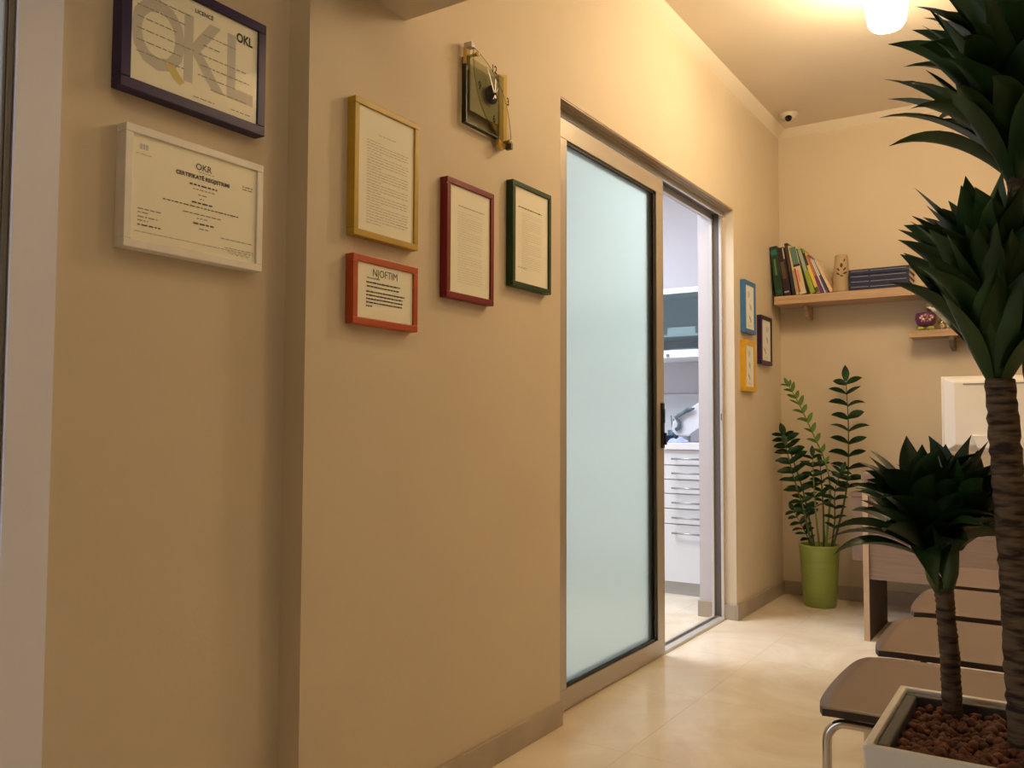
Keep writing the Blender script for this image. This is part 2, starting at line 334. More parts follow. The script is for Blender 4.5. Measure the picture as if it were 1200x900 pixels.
def w_okr(a, b):
    bm = text_bits([dict(s='OKR', x=.012, y=b-.028, h=.013, bold=.0002), dict(s='CERTIFIKATË REGJISTRIMI', x=.012, y=b-.049, h=.0078, bold=.0004, sx=1.03)])
    for (x0, x1, y, h, mi) in ((0, .036, .037, .0012, 1), (-.02, .045, .063, .003, 0), (-.012, .04, .072, .002, 1), (0, .02, .082, .0022, 1), (.004, .014, .090, .002, 1), (-.014, .036, .098, .003, 0),
        (-.078, .098, .107, .002, 0), (-.034, .058, .121, .0022, 1), (-.002, .022, .129, .002, 1), (-.01, .038, .139, .003, 0), (.004, .026, .149, .0022, 1),
        (-a+.014, -a+.062, .136, .0022, 1), (-a+.014, -a+.035, .143, .002, 1), (-a+.014, -a+.055, .151, .0022, 1), (-a+.014, -a+.036, .158, .002, 1), (-a+.014, -a+.066, .166, .0024, 0),
        (a-.088, a-.01, .158, .0018, 1), (a-.036, a-.008, .040, .0024, 1), (a-.036, a-.010, .046, .002, 1), (-a+.008, a-.006, .1795, .0012, 1), (a-.078, a-.006, .1755, .0014, 1)):
        bars(bm, rnd, x0, x1, b-y-h, h, mi, .004, .013, .0026)
    # small round seal top left
    for dx in (-.006, 0, .006): 
        v = [bm.verts.new((-a+.024+dx+x, b-.022+y, 0)) for x, y in ((-.0022, -.004), (.0022, -.004), (.0026, .005), (0, .007), (-.0026, .005))]; bm.faces.new(v).material_index = 2
    bars(bm, rnd, -a+.008, -a+.04, b-.036, .002, 2)
    # signature scribble
    tube(bm, [(a-.07+i*.004, -b+.012+.004*math.sin(i*1.9), 0) for i in range(15)], .0004, 4, 1)
    return bm
def w_para(title, left, right, y0, n, step, h, shortends=(), mi=1, sig=None, tx=.5, tm=1):
    def f(a, b):
        bm = bmesh.new(); 
        if title: bars(bm, rnd, -a*title[0], a*title[1], b-title[2], title[3], title[4] if len(title) > 4 else 1)
        for i in range(n):
            e = a*right if i not in shortends else -a*.2
            bars(bm, rnd, -a*left, e*(1 if i in shortends else rnd.uniform(.93, 1)), b-y0-i*step, h, mi, gap=.0026)
        if sig: bars(bm, rnd, a*sig[0], a*sig[1], -b+sig[2], .0016, 1)
        return bm
    return f
def w_orange(a, b):
    bm = text_bits([dict(s='NJOFTIM', x=-.002, y=b-.020, h=.0185, sx=.90, bold=-.0001)])
    L = [(-.068, -.022, .037, 1), (-.07, .052, .048, 0), (-.068, .048, .058, 0), (-.07, .070, .071, 0), (-.07, .062, .080, 0), (-.07, .062, .089, 0), (-.07, .062, .098, 0), (-.07, -.045, .107, 0)]
    for x0, x1, y, mi in L: bars(bm, rnd, x0*.98, x1, b-y*.95, .0034, mi, .004, .014, .0018)
    return bm
# recessed stretch of the wall
picture('large dark purple frame with certificate reading OKL, top left', (.026, .014, .085), REC, .889, 1.222, 1.574, 1.816, .0205, .030, w_okl, bv=.003)
picture('white frame with registration certificate below the dark purple frame', (.84, .81, .76), REC, .903, 1.221, 1.283, 1.511, .0155, .030, w_okr, bv=.003)
# door wall
picture('large mustard yellow frame with a full page letter, above the orange frame', (.50, .33, .035), 0, 1.434, 1.667, 1.399, 1.724, .0155, .025, w_para((.30, .34, .055, .002, 2), .70, .80, .075, 30, .0068, .0011, (0, 4, 9, 14, 18, 22, 29), 1, (.4, .75, .035)))
picture('small landscape orange frame with a notice headed NJOFTIM', (.46, .075, .016), 0, 1.434, 1.668, 1.193, 1.356, .0165, .025, w_orange, bv=.002)
picture('tall dark red frame left of the green frame', (.19, .006, .010), 0, 1.787, 2.009, 1.300, 1.623, .0165, .025, w_para((.6, .7, .052, .002), .62, .62, .068, 30, .0066, .0011, (1, 7, 12, 17, 22), 2))
picture('tall dark green frame between the red frame and the sliding door', (.010, .045, .014), 0, 2.108, 2.334, 1.375, 1.694, .0155, .025, w_para((.78, .6, .060, .003, 0), .58, .6, .075, 27, .0066, .0011, (2, 8, 13, 19, 26), 2, (-.8, -.3, .045)))
def w_sketch(seed):
    def f(a, b):
        r2 = random.Random(seed); bm = bmesh.new()
        for k in range(3):
            c = (r2.uniform(-.3, .3)*a, b*(.55-.55*k)); tube(bm, [(c[0]+a*.28*math.cos(i*.7+k)*(1-i/16), c[1]+b*.2*math.sin(i*.7)*(1-i/18), 0) for i in range(12)], .0009, 4, 1)
        bars(bm, r2, -a*.4, a*.4, -b*.85, .002, 1); return bm
    return f
picture('small blue frame right of the door, above the small yellow frame', (.05, .19, .46), 0, 4.300, 4.487, 1.443, 1.716, .022, .025, w_sketch(1), PAPERB)
picture('small deep purple frame nearest the corner under the shelf', (.035, .010, .045), 0, 4.580, 4.785, 1.297, 1.564, .022, .025, w_sketch(2), PAPERB)
picture('small bright yellow frame right of the door, under the blue frame', (.72, .42, .02), 0, 4.293, 4.476, 1.141, 1.405, .024, .025, w_sketch(3), PAPERB)

# ---------------------------------------------------------------- wall clock
ck = thing('wall_clock', 'glass and gold wall clock above the red frame', 'clock', (0, 1.963, 1.888))
def W(y, z): return (y-1.963, z-1.888)
GOLD = mat('gold_plate', (.62, .46, .17), .85, spec=.1); SILV = mat('silver_dial', (.66, .61, .49), .85, spec=.1)
pf = lambda x0: (lambda u, v, w_: (x0+w_, u, v))
bm = new(); prism(bm, [W(*p) for p in ((2.036, 1.985), (2.078, 1.998), (2.078, 1.775), (2.052, 1.764), (2.036, 1.775))], pf(.010), .012)
prism(bm, [W(*p) for p in ((1.872, 2.006), (1.890, 2.006), (1.890, 1.96), (1.872, 1.96))], pf(.010), .012)
prism(bm, [W(*p) for p in ((1.88, 1.99), (2.04, 1.83), (2.04, 1.80), (1.88, 1.96))], pf(.008), .008)
obj('gold_plate', bm, GOLD, ck, bevel=.001)
bm = new(); prism(bm, [W(*p) for p in ((1.873, 1.980), (2.053, 1.980), (2.053, 1.795), (1.873, 1.795))], pf(.022), .004); prism(bm, [W(*p) for p in ((1.873, 1.980), (1.877, 1.980), (1.877, 1.795), (1.873, 1.795))], pf(.006), .0155, 1)
prism(bm, [W(*p) for p in ((1.877, 1.799), (2.053, 1.799), (2.053, 1.795), (1.877, 1.795))], pf(.006), .0155, 1)
obj('smoky_glass_square', bm, [SMOKE, BLACKP], ck)
bm = new(); prism(bm, [W(*p) for p in ((1.895, 1.965), (2.035, 1.965), (2.035, 1.835), (1.895, 1.835))], pf(.016), .003); obj('dial_plate', bm, SILV, ck)
A, B = Vector(W(1.884, 2.004)), Vector(W(2.076, 1.772)); mid = (A+B)/2; d = (B-A); nrm = Vector((-d.y, d.x)).normalized(); n_ = 24
def arc(s): return [A+d*(i/n_)+nrm*s*math.sin(math.pi*i/n_)**.85 for i in range(n_+1)]
lens = arc(.062)+arc(-.066)[::-1][1:-1]
bm = new(); prism(bm, [tuple(p) for p in lens], pf(.034), .004)
obj('leaf_shaped_glass', bm, LEAFG, ck)
bm = new(); tube(bm, [(.038, p.x, p.y) for p in lens+lens[:1]], .0008, 5); obj('glass_edge', bm, mat('glass_edge_dark', (.10, .10, .07), .2), ck)
hc = W(1.985, 1.905)
bm = new(); lathe(bm, [(0, 0), (.026, 0), (.026, .006), (0, .006)], 32, mat3=Matrix.Rotation(R(90), 3, 'Y'), c=(.027, *hc)); obj('movement_disc', bm, mat('dark_brown_disc', (.035, .022, .016), .8, spec=.1), ck)
def hand(name, ang, L, tail, wd, x, m):
    wd *= 1.35
    bm = new(); a = R(ang); u = Vector((math.sin(a), math.cos(a))); s = Vector((u.y, -u.x)); c = Vector(hc)
    prism(bm, [tuple(c-u*tail-s*wd), tuple(c-u*tail+s*wd), tuple(c+u*L+s*wd*.4), tuple(c+u*L-s*wd*.4)], pf(x), .001); obj(name, bm, m, ck)
HW = mat('white_hand', (.85, .82, .74), .4)
hand('minute_hand', -30, .072, .012, .0022, .040, HW); hand('hour_hand', 3, .045, .010, .0026, .0415, HW); hand('second_hand', 32, .024, .022, .0008, .043, HW)
bm = new(); lathe(bm, [(0, 0), (.004, 0), (.004, .009), (0, .009)], 12, mat3=Matrix.Rotation(R(90), 3, 'Y'), c=(.037, *hc)); obj('centre_cap', bm, BLACKP, ck)
bm = text_bits([dict(s=s_, x=hc[0]+.072*math.sin(R(a)), y=hc[1]+.072*math.cos(R(a)), h=.023, sx=.9, bold=.0009) for s_, a in (('12', 0), ('3', 90), ('6', 180), ('9', 270))])
for a in range(0, 360, 30):
    if a % 90:
        u = Vector((math.sin(R(a)), math.cos(R(a)))); s = Vector((u.y, -u.x))*.0007; c = Vector(hc)
        v = [bm.verts.new((*p, 0)) for p in (c+u*.046-s, c+u*.046+s, c+u*.056+s, c+u*.056-s)]; bm.faces.new(v)
bmesh.ops.transform(bm, matrix=Matrix.Translation((.0386, 0, 0)) @ M_WALL, verts=bm.verts); obj('numerals', bm, mat('numeral_brown', (.06, .042, .026), .9, spec=.05), ck)
for p in ((1.896, 1.988), (2.062, 1.79)):
    bm = new(); lathe(bm, [(0, 0), (.0045, 0), (.0045, .028), (.006, .029), (.006, .034), (.003, .038), (0, .038)], 14, mat3=Matrix.Rotation(R(90), 3, 'Y'), c=(.010, *W(*p))); obj('standoff_pin', bm, mat('brass', (.75, .62, .30), .25, metal=1), ck)
bm = new(); bx(bm, .010, .036, *[W(1.876, 0)[0], W(1.894, 0)[0]], W(0, 2.004)[1], W(0, 2.020)[1]); obj('top_clip', bm, mat('clip_grey', (.55, .50, .50), .3), ck, bevel=.001)
bm = new(); bx(bm, .022, .042, *[W(2.070, 0)[0], W(2.080, 0)[0]], W(0, 1.770)[1], W(0, 1.790)[1]); obj('bottom_clip', bm, mat('clip_dark', (.10, .08, .05), .3), ck, bevel=.001)

# ---------------------------------------------------------------- ceiling lamps and camera dome
LAMPS = [((.862, 3.385), LAMP_E, 'glowing opal glass ceiling lamp above the waiting area'), ((1.05, .55), NEAR_E, 'opal glass ceiling lamp behind the lintel beam'), ((1.85, 2.9), SIDE_FILL_E, 'added opal ceiling lamp out of view over the row of chairs')]  # third lamp is unseen, added to brighten the ceiling and back wall
for (lx, ly), e, lb in LAMPS:
    t = thing('ceiling_lamp', lb, 'lamp', (lx, ly, CZ))
    bm = new(); lathe(bm, [(0, 0), (.06, 0), (.06, -.02), (.03, -.028), (0, -.028)], 32); obj('ceiling_rose', bm, MON, t)
    bm = new(); lathe(bm, [(.035, -.026), (.082, -.032), (.088, -.060), (.080, -.12), (.070, -.19), (.064, -.222), (.052, -.238), (.028, -.246), (0, -.248)], 40)
    obj('glass_shade', bm, mat('glowing_opal_glass', (.9, .85, .75), .4, emit=NEARC if e == NEAR_E else WARM, estr=e), t)
t = thing('security_camera', 'small white dome camera on the ceiling near the corner', 'camera', (.140, 4.74, CZ))
bm = new(); lathe(bm, [(0, 0), (.052, 0), (.052, -.010), (.046, -.022), (.034, -.034), (.016, -.042), (0, -.044)], 32); obj('housing', bm, mat('cream_plastic', (.62, .55, .45), .4), t)
dirc = (Vector((1.3856, 0, .96))-Vector((.140, 4.74, 2.66))).normalized()
bm = new(); q = Vector((0, 0, 1)).rotation_difference(dirc).to_matrix(); lathe(bm, [(0, 0), (.017, 0), (.019, .012), (.014, .022), (0, .026)], 20, mat3=q, c=Vector((0, 0, -.022))+dirc*.024); obj('lens', bm, mat('lens_black', (.01, .003, .004), .15), t)

# ---------------------------------------------------------------- treatment room furniture
cab = thing('drawer_cabinet', 'white drawer cabinet seen through the open sliding door', 'cabinet', (-.61, 4.635, 0))
WD = .61-T-.020
bm = new(); bx(bm, 0, WD, .018, .455, .074, .826); obj('body', bm, WHITEP, cab)
bm = new(); bx(bm, 0, WD, .03, .05, 0, .072); obj('plinth', bm, PLINTH, cab)
zs = [.826, .737, .655, .574, .489, .402, .074]
for i in range(6):
    bm = new(); bx(bm, .0015, WD-.0015, -.002, .016, zs[i+1]+.002, zs[i]-.003)
    d = obj('drawer' if i < 5 else 'pull_out_bin_front', bm, WHITEP, cab, bevel=.0015)
    zh = [.774, .692, .608, .525, .44, .353][i]; bm = new()
    tube(bm, [(.105, -.030, zh), (.285, -.030, zh)], .0055, 8)
    for x in (.12, .27): tube(bm, [(x, -.030, zh), (x, -.002, zh)], .004, 8)
    obj('handle', bm, HANDLE, d)
cab2 = thing('base_cabinet', 'white two door base cabinet behind the frosted glass', 'cabinet', (-1.62, 4.635, 0))
bm = new(); bx(bm, 0, 1.005, .018, .455, .074, .826); obj('body', bm, WHITEP, cab2)
bm = new(); bx(bm, 0, 1.005, .03, .05, 0, .072); obj('plinth', bm, PLINTH, cab2)
for x in (0, .503):
    bm = new(); bx(bm, x+.0015, x+.5, -.002, .016, .077, .823); d = obj('cabinet_door', bm, WHITEP, cab2, bevel=.0015)
    bm = new(); hx = x+.46 if x == 0 else x+.04; tube(bm, [(hx, -.03, .6), (hx, -.03, .78)], .0055, 8); tube(bm, [(hx, -.03, .62), (hx, -.002, .62)], .004, 8); tube(bm, [(hx, -.03, .76), (hx, -.002, .76)], .004, 8); obj('handle', bm, HANDLE, d)
bm = new(); bx(bm, -1.62, -T-.018, 4.615, YT-.012, .826, .865); tag(obj('worktop', bm, WORK, bevel=.003), 'continuous white worktop over the white cabinets beyond the door', 'worktop')
bm = new(); bx(bm, -1.62, -T-.005, YT-.010, YT-.001, .866, 1.162); tag(obj('splashback', bm, mat('white_splashback', (.62, .65, .68), .3)), 'pale splashback panel on the wall behind the white worktop', 'splashback')
wc = thing('wall_cabinet', 'glass fronted wall cabinet with a silver frame, beyond the door', 'cabinet', (-1.40, 4.75, 1.363))
x1 = 1.40-T-.012; hh = 1.775-1.363
bm = new(); bx(bm, 0, x1, .335, .345, 0, hh); bx(bm, 0, x1, .01, .335, 0, .016); bx(bm, 0, x1, .01, .335, hh-.016, hh); bx(bm, 0, .016, .01, .335, .016, hh-.016); bx(bm, x1-.016, x1, .01, .335, .016, hh-.016); bx(bm, .016, x1-.016, .03, .335, .13, .142)
obj('body', bm, mat('pale_blue_laminate', (.70, .76, .78), .4), wc)
bm = new(); 
for z0, z1 in ((0, .045), (hh-.032, hh)): bx(bm, 0, x1, -.012, .008, z0, z1)
for a in (0, x1*.5-.015, x1-.03): bx(bm, a, a+.03, -.012, .008, .045, hh-.032)
obj('door_frame', bm, mat('pale_aluminium', (.80, .83, .88), .4), wc, bevel=.002)
bm = new(); bx(bm, .03, x1-.03, -.004, .0, .045, hh-.032); obj('door_glass', bm, CABG, wc)
bm = new(); bx(bm, .815, .83, -.02, -.012, .008, .022); obj('knob', bm, GREYP, wc)
# things inside / on
t = tag(box('paper_pack', mat('white_wrap', (.82, .84, .84), .6), None, -.63, -.44, 4.86, 5.03, 1.381, 1.43, bevel=.012), 'white wrapped pack on the floor of the glass wall cabinet', 'pack')
t = tag(box('glove_box', mat('pale_box', (.76, .82, .80), .6), None, -.64, -.46, 4.88, 5.02, 1.507, 1.56, bevel=.006), 'pale box on the middle shelf inside the wall cabinet', 'box')
tag(box('white_box', mat('bright_box', (.85, .85, .86), .6), None, -.45, -.25, 4.86, 5.04, 1.777, 1.795, bevel=.002), 'flat white box lying on top of the wall cabinet', 'box')
# white device with the tilted lid
dv = thing('desktop_device', 'white desktop device with a tilted lid on the worktop', 'device', (-.5, 4.86, .866))
gf = lambda u, v, w_: (u+.5, w_, v-.866)
bm = new(); prism(bm, [(-.612, .93), (-.604, .985), (-.515, 1.055), (-.41, 1.118), (-.27, 1.17), (-.24, 1.15), (-.27, 1.06), (-.43, .945), (-.50, .900), (-.58, .905)], gf, .20); obj('tilted_lid', bm, WHITEP, dv, bevel=.01)
bm = new(); prism(bm, [(-.49, .866), (-.49, .92), (-.40, .975), (-.25, .99), (-.25, .866)], gf, .18); obj('grey_base', bm, mat('mid_grey_plastic', (.28, .29, .31), .5), dv, bevel=.006)
bm = new(); tube(bm, [(-.575+.5, -.005, .075), (-.555+.5, -.015, .085), (-.548+.5, -.02, .115), (-.572+.5, -.02, .145), (-.50+.5, -.02, .190)], .013, 8); tube(bm, [(-.50+.5, -.02, .190), (-.455+.5, -.02, .20)], [.018, .006], 6)
obj('folding_arm', bm, mat('teal_grey_metal', (.13, .18, .20), .4), dv)
bm = new(); bx(bm, -.72, -.59, 4.72, 4.85, .866, .880); bx(bm, -.72, -.715, 4.72, 4.85, .88, .905); bx(bm, -.595, -.59, 4.72, 4.85, .88, .905); bx(bm, -.715, -.595, 4.72, 4.725, .88, .905); bx(bm, -.715, -.595, 4.845, 4.85, .88, .905)
tag(obj('instrument_tray', bm, NAVY), 'navy blue tray on the worktop left of the white device', 'tray')
bm = new(); r3 = random.Random(8); 
bmesh.ops.create_icosphere(bm, subdivisions=3, radius=1)
for v in bm.verts:
    v.co = Vector((v.co.x*.065, v.co.y*.05, max(0, v.co.z)*.022*(1+.35*math.sin(v.co.x*7)+.25*math.cos(v.co.y*9))))
tag(obj('crumpled_cloth', bm, CLOTH, loc=(-.515, 4.74, .866)), 'crumpled pale blue cloth on the front of the worktop', 'cloth')
t = thing('tool_holder', 'dark tool holder with thin instruments left on the worktop', 'tool holder', (-.655, 5.0, .866))
bm = new(); lathe(bm, [(0, 0), (.03, 0), (.034, .07), (.028, .07), (.026, .01), (0, .01)], 20); obj('cup', bm, mat('slate_plastic', (.06, .12, .16), .4), t)
for dx, dz in ((.03, .17), (.005, .14), (-.012, .16)):
    bm = new(); tube(bm, [(0, 0, .02), (dx, 0, dz)], .004, 6); obj('instrument', bm, mat('slate_metal', (.10, .18, .22), .4), t)
# visible housing of the treatment room ceiling light
t = thing('ceiling_light_panel', 'square white ceiling light panel in the treatment room', 'lamp', (-1.35, 3.5, CZ))
bm = new(); bx(bm, -.62, .62, -.62, -.6, -.05, 0); bx(bm, -.62, .62, .6, .62, -.05, 0); bx(bm, -.62, -.6, -.6, .6, -.05, 0); bx(bm, .6, .62, -.6, .6, -.05, 0); obj('panel_frame', bm, WHITEP, t)
bm = new(); bx(bm, -.6, .6, -.6, .6, -.045, -.02); obj('diffuser', bm, mat('lit_diffuser', (.9, .9, .9), .5, emit=(.85, .93, 1), estr=2.0), t)

# ---------------------------------------------------------------- shelves with what stands on them
def shelf(label, x0, x1, y0, z0, z1, brs, bh, bmtl):
    t = thing('wall_shelf', label, 'shelf', (x0, YB, z0))
    bm = new(); bx(bm, 0, x1-x0, y0-YB, -.001, 0, z1-z0); obj('board', bm, SHELFW, t, bevel=.002)
    for x in brs:
        bm = new(); prism(bm, [(0, 0), (-.13, 0), (-.13, -.02), (-.105, -bh), (0, -bh-.015)], lambda u, v, w_: (x-x0+w_, u-.001, v), .022); obj('bracket', bm, bmtl, t, bevel=.002)
    return t
shelf('long oak wall shelf in the corner holding the leaning books', .027, 1.02, 4.82, 1.644, 1.691, (.165, .79), .062, SHELFW)
shelf('short lower oak shelf on the back wall, right of the long one', .708, 1.35, 4.90, 1.430, 1.466, (.895,), .055, mat('grey_bracket', (.16, .12, .09), .5))

PAGES = mat('book_pages', (.66, .60, .46), .8, noise=.08, scale=60, stretch=(30, 1, 1))
def book(name, label, bxl, bxr, txl, txr, zt, depth, col, bands, group, yf=4.83, zb=1.692, loose=0):
    t = thing(name, label, 'book', (bxl, yf, zb), group=group)
    ang = math.atan2((bxl+bxr)/2-(txl+txr)/2, zt-zb)     # leaning to the left
    L = (zt-zb)/math.cos(ang)-.0; wd = ((bxr-bxl)+(txr-txl))/2*math.cos(ang)*.97
    M = Matrix.Rotation(-ang, 4, 'Y'); 
    # keep the lowest corner on the board
    def put(nm, bm, m, par=t, bv=0): 
        bmesh.ops.transform(bm, matrix=M, verts=bm.verts); return obj(nm, bm, m, par, bevel=bv)
    up = wd*math.sin(ang)*0
    bm = new(); bx(bm, 0, wd, 0, .004, 0, L); bx(bm, 0, .0025, .004, depth, 0, L); bx(bm, wd-.0025, wd, .004, depth, 0, L)
    cm = mat('book_cover', col, .4, noise=.06, scale=15); cv = put('cover', bm, cm, bv=.0012)
    bm = new(); bx(bm, .0028, wd-.0028, .0045, depth-.004, .003, L-.004); put('pages', bm, PAGES)
    for (z0, z1, x0, x1, c) in bands:
        bm = new(); bx(bm, wd*x0, wd*x1, -.0006, .0006, L*z0, L*z1); put('spine_print', bm, mat('spine_print', c, .5), cv)
    return t
G = 'upright books leaning on the long shelf'
book('book', 'thick green book leaning against the left wall on the shelf', .034, .080, .004, .042, 1.977, .17, (.006, .038, .022), [(.82, .93, .1, .95, (.02, .16, .13)), (.42, .74, .35, .62, (.12, .20, .07)), (.04, .12, .3, .9, (.02, .10, .05))], G)
book('book', 'thick dark purple book next to the thick green book', .082, .124, .044, .080, 1.965, .17, (.022, .010, .020), [(.35, .70, .2, .75, (.10, .06, .035)), (.06, .09, .1, .8, (.45, .38, .36)), (.75, .98, .78, .99, (.5, .4, .38))], G)
book('book', 'tallest narrow black book with a brownish spine', .127, .146, .083, .102, 1.988, .17, (.022, .018, .022), [(.45, .95, .1, .9, (.07, .035, .012))], G)
book('book', 'thin cream yellow book right of the tallest black book', .148, .163, .104, .118, 1.972, .16, (.58, .50, .28), [(.05, .5, .3, .7, (.35, .22, .1))], G)
book('book', 'cream book with a teal top and red streaks on its spine', .165, .214, .120, .150, 1.962, .17, (.62, .52, .34), [(.63, .99, .02, .9, (.09, .20, .18)), (.58, .63, .02, .98, (.03, .02, .04)), (.05, .55, .02, .25, (.30, .04, .05)), (.25, .5, .35, .6, (.66, .26, .12))], G)
book('book', 'thin black book behind the cream and teal book', .216, .223, .148, .155, 1.950, .16, (.012, .014, .012), [], G)
book('book', 'lime green book with a pale blue upper spine', .225, .255, .157, .181, 1.946, .16, (.28, .35, .035), [(.50, .97, .2, .75, (.32, .38, .38)), (.50, .99, .78, .99, (.03, .06, .02))], G)
book('book', 'yellow book with a dark top in the middle of the row', .257, .276, .183, .201, 1.925, .16, (.70, .52, .08), [(.68, .99, .02, .7, (.05, .02, .02)), (.02, .14, .02, .98, (.06, .10, .02))], G)
book('book', 'slim purple and red book right of the yellow book', .278, .298, .203, .221, 1.906, .16, (.16, .03, .13), [(.45, .97, .1, .8, (.42, .15, .10)), (.02, .2, .1, .9, (.13, .03, .20))], G)
book('book', 'very thin white booklet right of the purple book', .300, .306, .223, .229, 1.890, .15, (.80, .74, .66), [], G)
book('book', 'thin navy booklet with a pale top, last upright in the row', .308, .320, .231, .243, 1.884, .15, (.05, .06, .16), [(.5, .98, .1, .9, (.48, .56, .54))], G)
book('booklet', 'pale cream booklet leaning at the end of the row behind the vase', .328, .345, .247, .262, 1.878, .15, (.66, .50, .34), [], G)
# vase
t = thing('candle_vase', 'tapering beige ceramic vase with cut out leaf pattern', 'vase', (.374, 4.90, 1.691))
bm = new(); lathe(bm, [(0, .0), (.038, 0), (.046, .006), (.047, .018), (.044, .06), (.040, .11), (.036, .17), (.033, .207), (.030, .211), (.029, .207), (.033, .15), (.038, .02), (0, .012)], 40); obj('body', bm, mat('beige_ceramic', (.46, .34, .20), .6, noise=.06, scale=12, bump=.1), t)
face = math.atan2(-4.9, 1.3856-.366)
bm = new()
for du, z, ln, wdt, tilt in ((0, .150, .026, .0075, 0), (-.017, .128, .022, .005, 40), (.017, .130, .024, .005, -45), (-.019, .104, .024, .005, 55), (.020, .108, .030, .005, -65), (0, .092, .020, .004, 85), (.016, .178, .018, .004, -20)):
    rr = lambda zz: .0445-.0105*(zz-.03)/.18+.0012
    poly = [(math.sin(k/10*2*math.pi)*wdt, math.cos(k/10*2*math.pi)*ln/2) for k in range(10)]
    vs = []
    for a, b in poly:
        u = du+a*math.cos(R(tilt))-b*math.sin(R(tilt)); zz = z+a*math.sin(R(tilt))+b*math.cos(R(tilt)); rad = rr(zz); th = face+u/rad
        vs.append(bm.verts.new((rad*math.cos(th), rad*math.sin(th), zz)))
    bm.faces.new(vs)
obj('cut_out_shade', bm, mat('hollow_shade', (.10, .05, .02), .9), t)  # flat leaf shapes, coloured dark for the shade inside the openings
# four blue volumes lying flat
for i in range(4):
    t = thing('book', 'dark blue hardback lying flat, %s of the stack of four' % ('bottom', 'second from the bottom', 'third from the bottom', 'topmost')[i], 'book', (.422+.002*(i % 2), 4.838+.002*(i % 3), 1.692+i*.0285), (0, 0, R(-.6*i+1)), group='dark blue hardbacks stacked flat')
    bm = new(); bx(bm, 0, .30, 0, .004, 0, .0278); bx(bm, 0, .30, .004, .19, 0, .003); bx(bm, 0, .30, .004, .19, .0248, .0278)
    cv = obj('cover', bm, mat('navy_cloth', (.012, .018, .065), .45, noise=.2, scale=30), t, bevel=.001)
    bm = new(); bx(bm, .004, .296, .005, .186, .0034, .0244); obj('pages', bm, PAGES, t)
    bm = new(); bx(bm, .012, .10, -.0005, .0005, .0175, .0192); bx(bm, .11, .285, -.0005, .0005, .0165, .0182)
    obj('spine_print', bm, mat('pale_spine_print', (.42, .42, .42), .5), cv)
# lower shelf ornaments
SZ = 1.4665
t = thing('painted_bowl', 'small purple painted bowl with orange flowers on green feet', 'bowl', (.783, 4.955, SZ))
bm = new(); lathe(bm, [(0, .022), (.028, .024), (.046, .040), (.052, .062), (.049, .086), (.044, .094), (.040, .094), (.045, .08), (.047, .06), (.03, .034), (0, .03)], 32); obj('bowl', bm, mat('purple_glaze', (.13, .03, .13), .3), t)
for s_ in (-1, 1):
    bm = new(); bmesh.ops.create_uvsphere(bm, u_segments=16, v_segments=10, radius=1); bmesh.ops.scale(bm, vec=(.019, .016, .012), verts=bm.verts); obj('foot', bm, mat('lime_glaze', (.38, .42, .05), .35), t, loc=(s_*.024, -.018, .0125))
fb = math.atan2(-4.955, 1.3856-.783)
bm = new()
def patch(u, z, ru, rz, mi, e=.0010):
    vs = []
    for k in range(12):
        a = 2*math.pi*k/12; zz = z+rz*math.sin(a); rad = (.052-.35*max(0, abs(zz-.064)-.004))+e; th = fb+(u+ru*math.cos(a))/rad; vs.append(bm.verts.new((rad*math.cos(th), rad*math.sin(th), zz)))
    bm.faces.new(vs).material_index = mi
patch(-.005, .072, .014, .015, 0); patch(.016, .070, .011, .013, 0)
for u, z in ((-.026, .066), (-.018, .076), (.026, .078), (.034, .066), (.020, .056), (-.012, .058)): patch(u, z, .007, .0055, 1, .0016)
for u in (-.020, -.006, .008, .022): patch(u, .049, .004, .003, 2, .0005)
obj('painted_flowers', bm, [mat('orange_paint', (.75, .16, .05), .4), mat('cream_paint', (.80, .62, .38), .4), mat('teal_paint', (.35, .42, .40), .4)], t)
t = thing('glass_bottle', 'small clear glass bottle beside the painted bowl', 'bottle', (.860, 4.96, SZ))
bm = new(); lathe(bm, [(0, 0), (.020, 0), (.021, .008), (.020, .045), (.010, .060), (.009, .085), (.011, .088), (0, .088)], 20); obj('bottle_body', bm, glassmat('bottle_glass', (.80, .76, .62), .12), t)
bm = new(); lathe(bm, [(0, .001), (.017, .002), (.017, .03), (0, .03)], 16); obj('liquid', bm, mat('pale_liquid', (.60, .50, .32), .3), t)
t = thing('cream_jar', 'little cream coloured jar on the lower shelf', 'jar', (.905, 4.95, SZ)); bm = new(); lathe(bm, [(0, 0), (.011, 0), (.016, .014), (.015, .026), (.009, .034), (.010, .040), (0, .040)], 20); obj('jar_body', bm, mat('cream_glaze', (.70, .56, .38), .3), t)
bm = new(); lathe(bm, [(0, .040), (.011, .040), (.011, .047), (0, .048)], 16); obj('lid', bm, mat('brown_lid', (.2, .1, .06), .4), t)
t = thing('dark_jar', 'dark violet squat jar partly hidden by the tall plant', 'jar', (.945, 4.95, SZ)); bm = new(); lathe(bm, [(0, 0), (.020, 0), (.026, .015), (.026, .034), (.015, .046), (0, .046)], 24); obj('jar_body', bm, mat('violet_glaze', (.03, .02, .06), .3), t)
bm = new(); lathe(bm, [(0, .046), (.016, .046), (.016, .056), (.004, .060), (0, .062)], 20); obj('lid', bm, mat('violet_lid', (.04, .03, .07), .3), t)

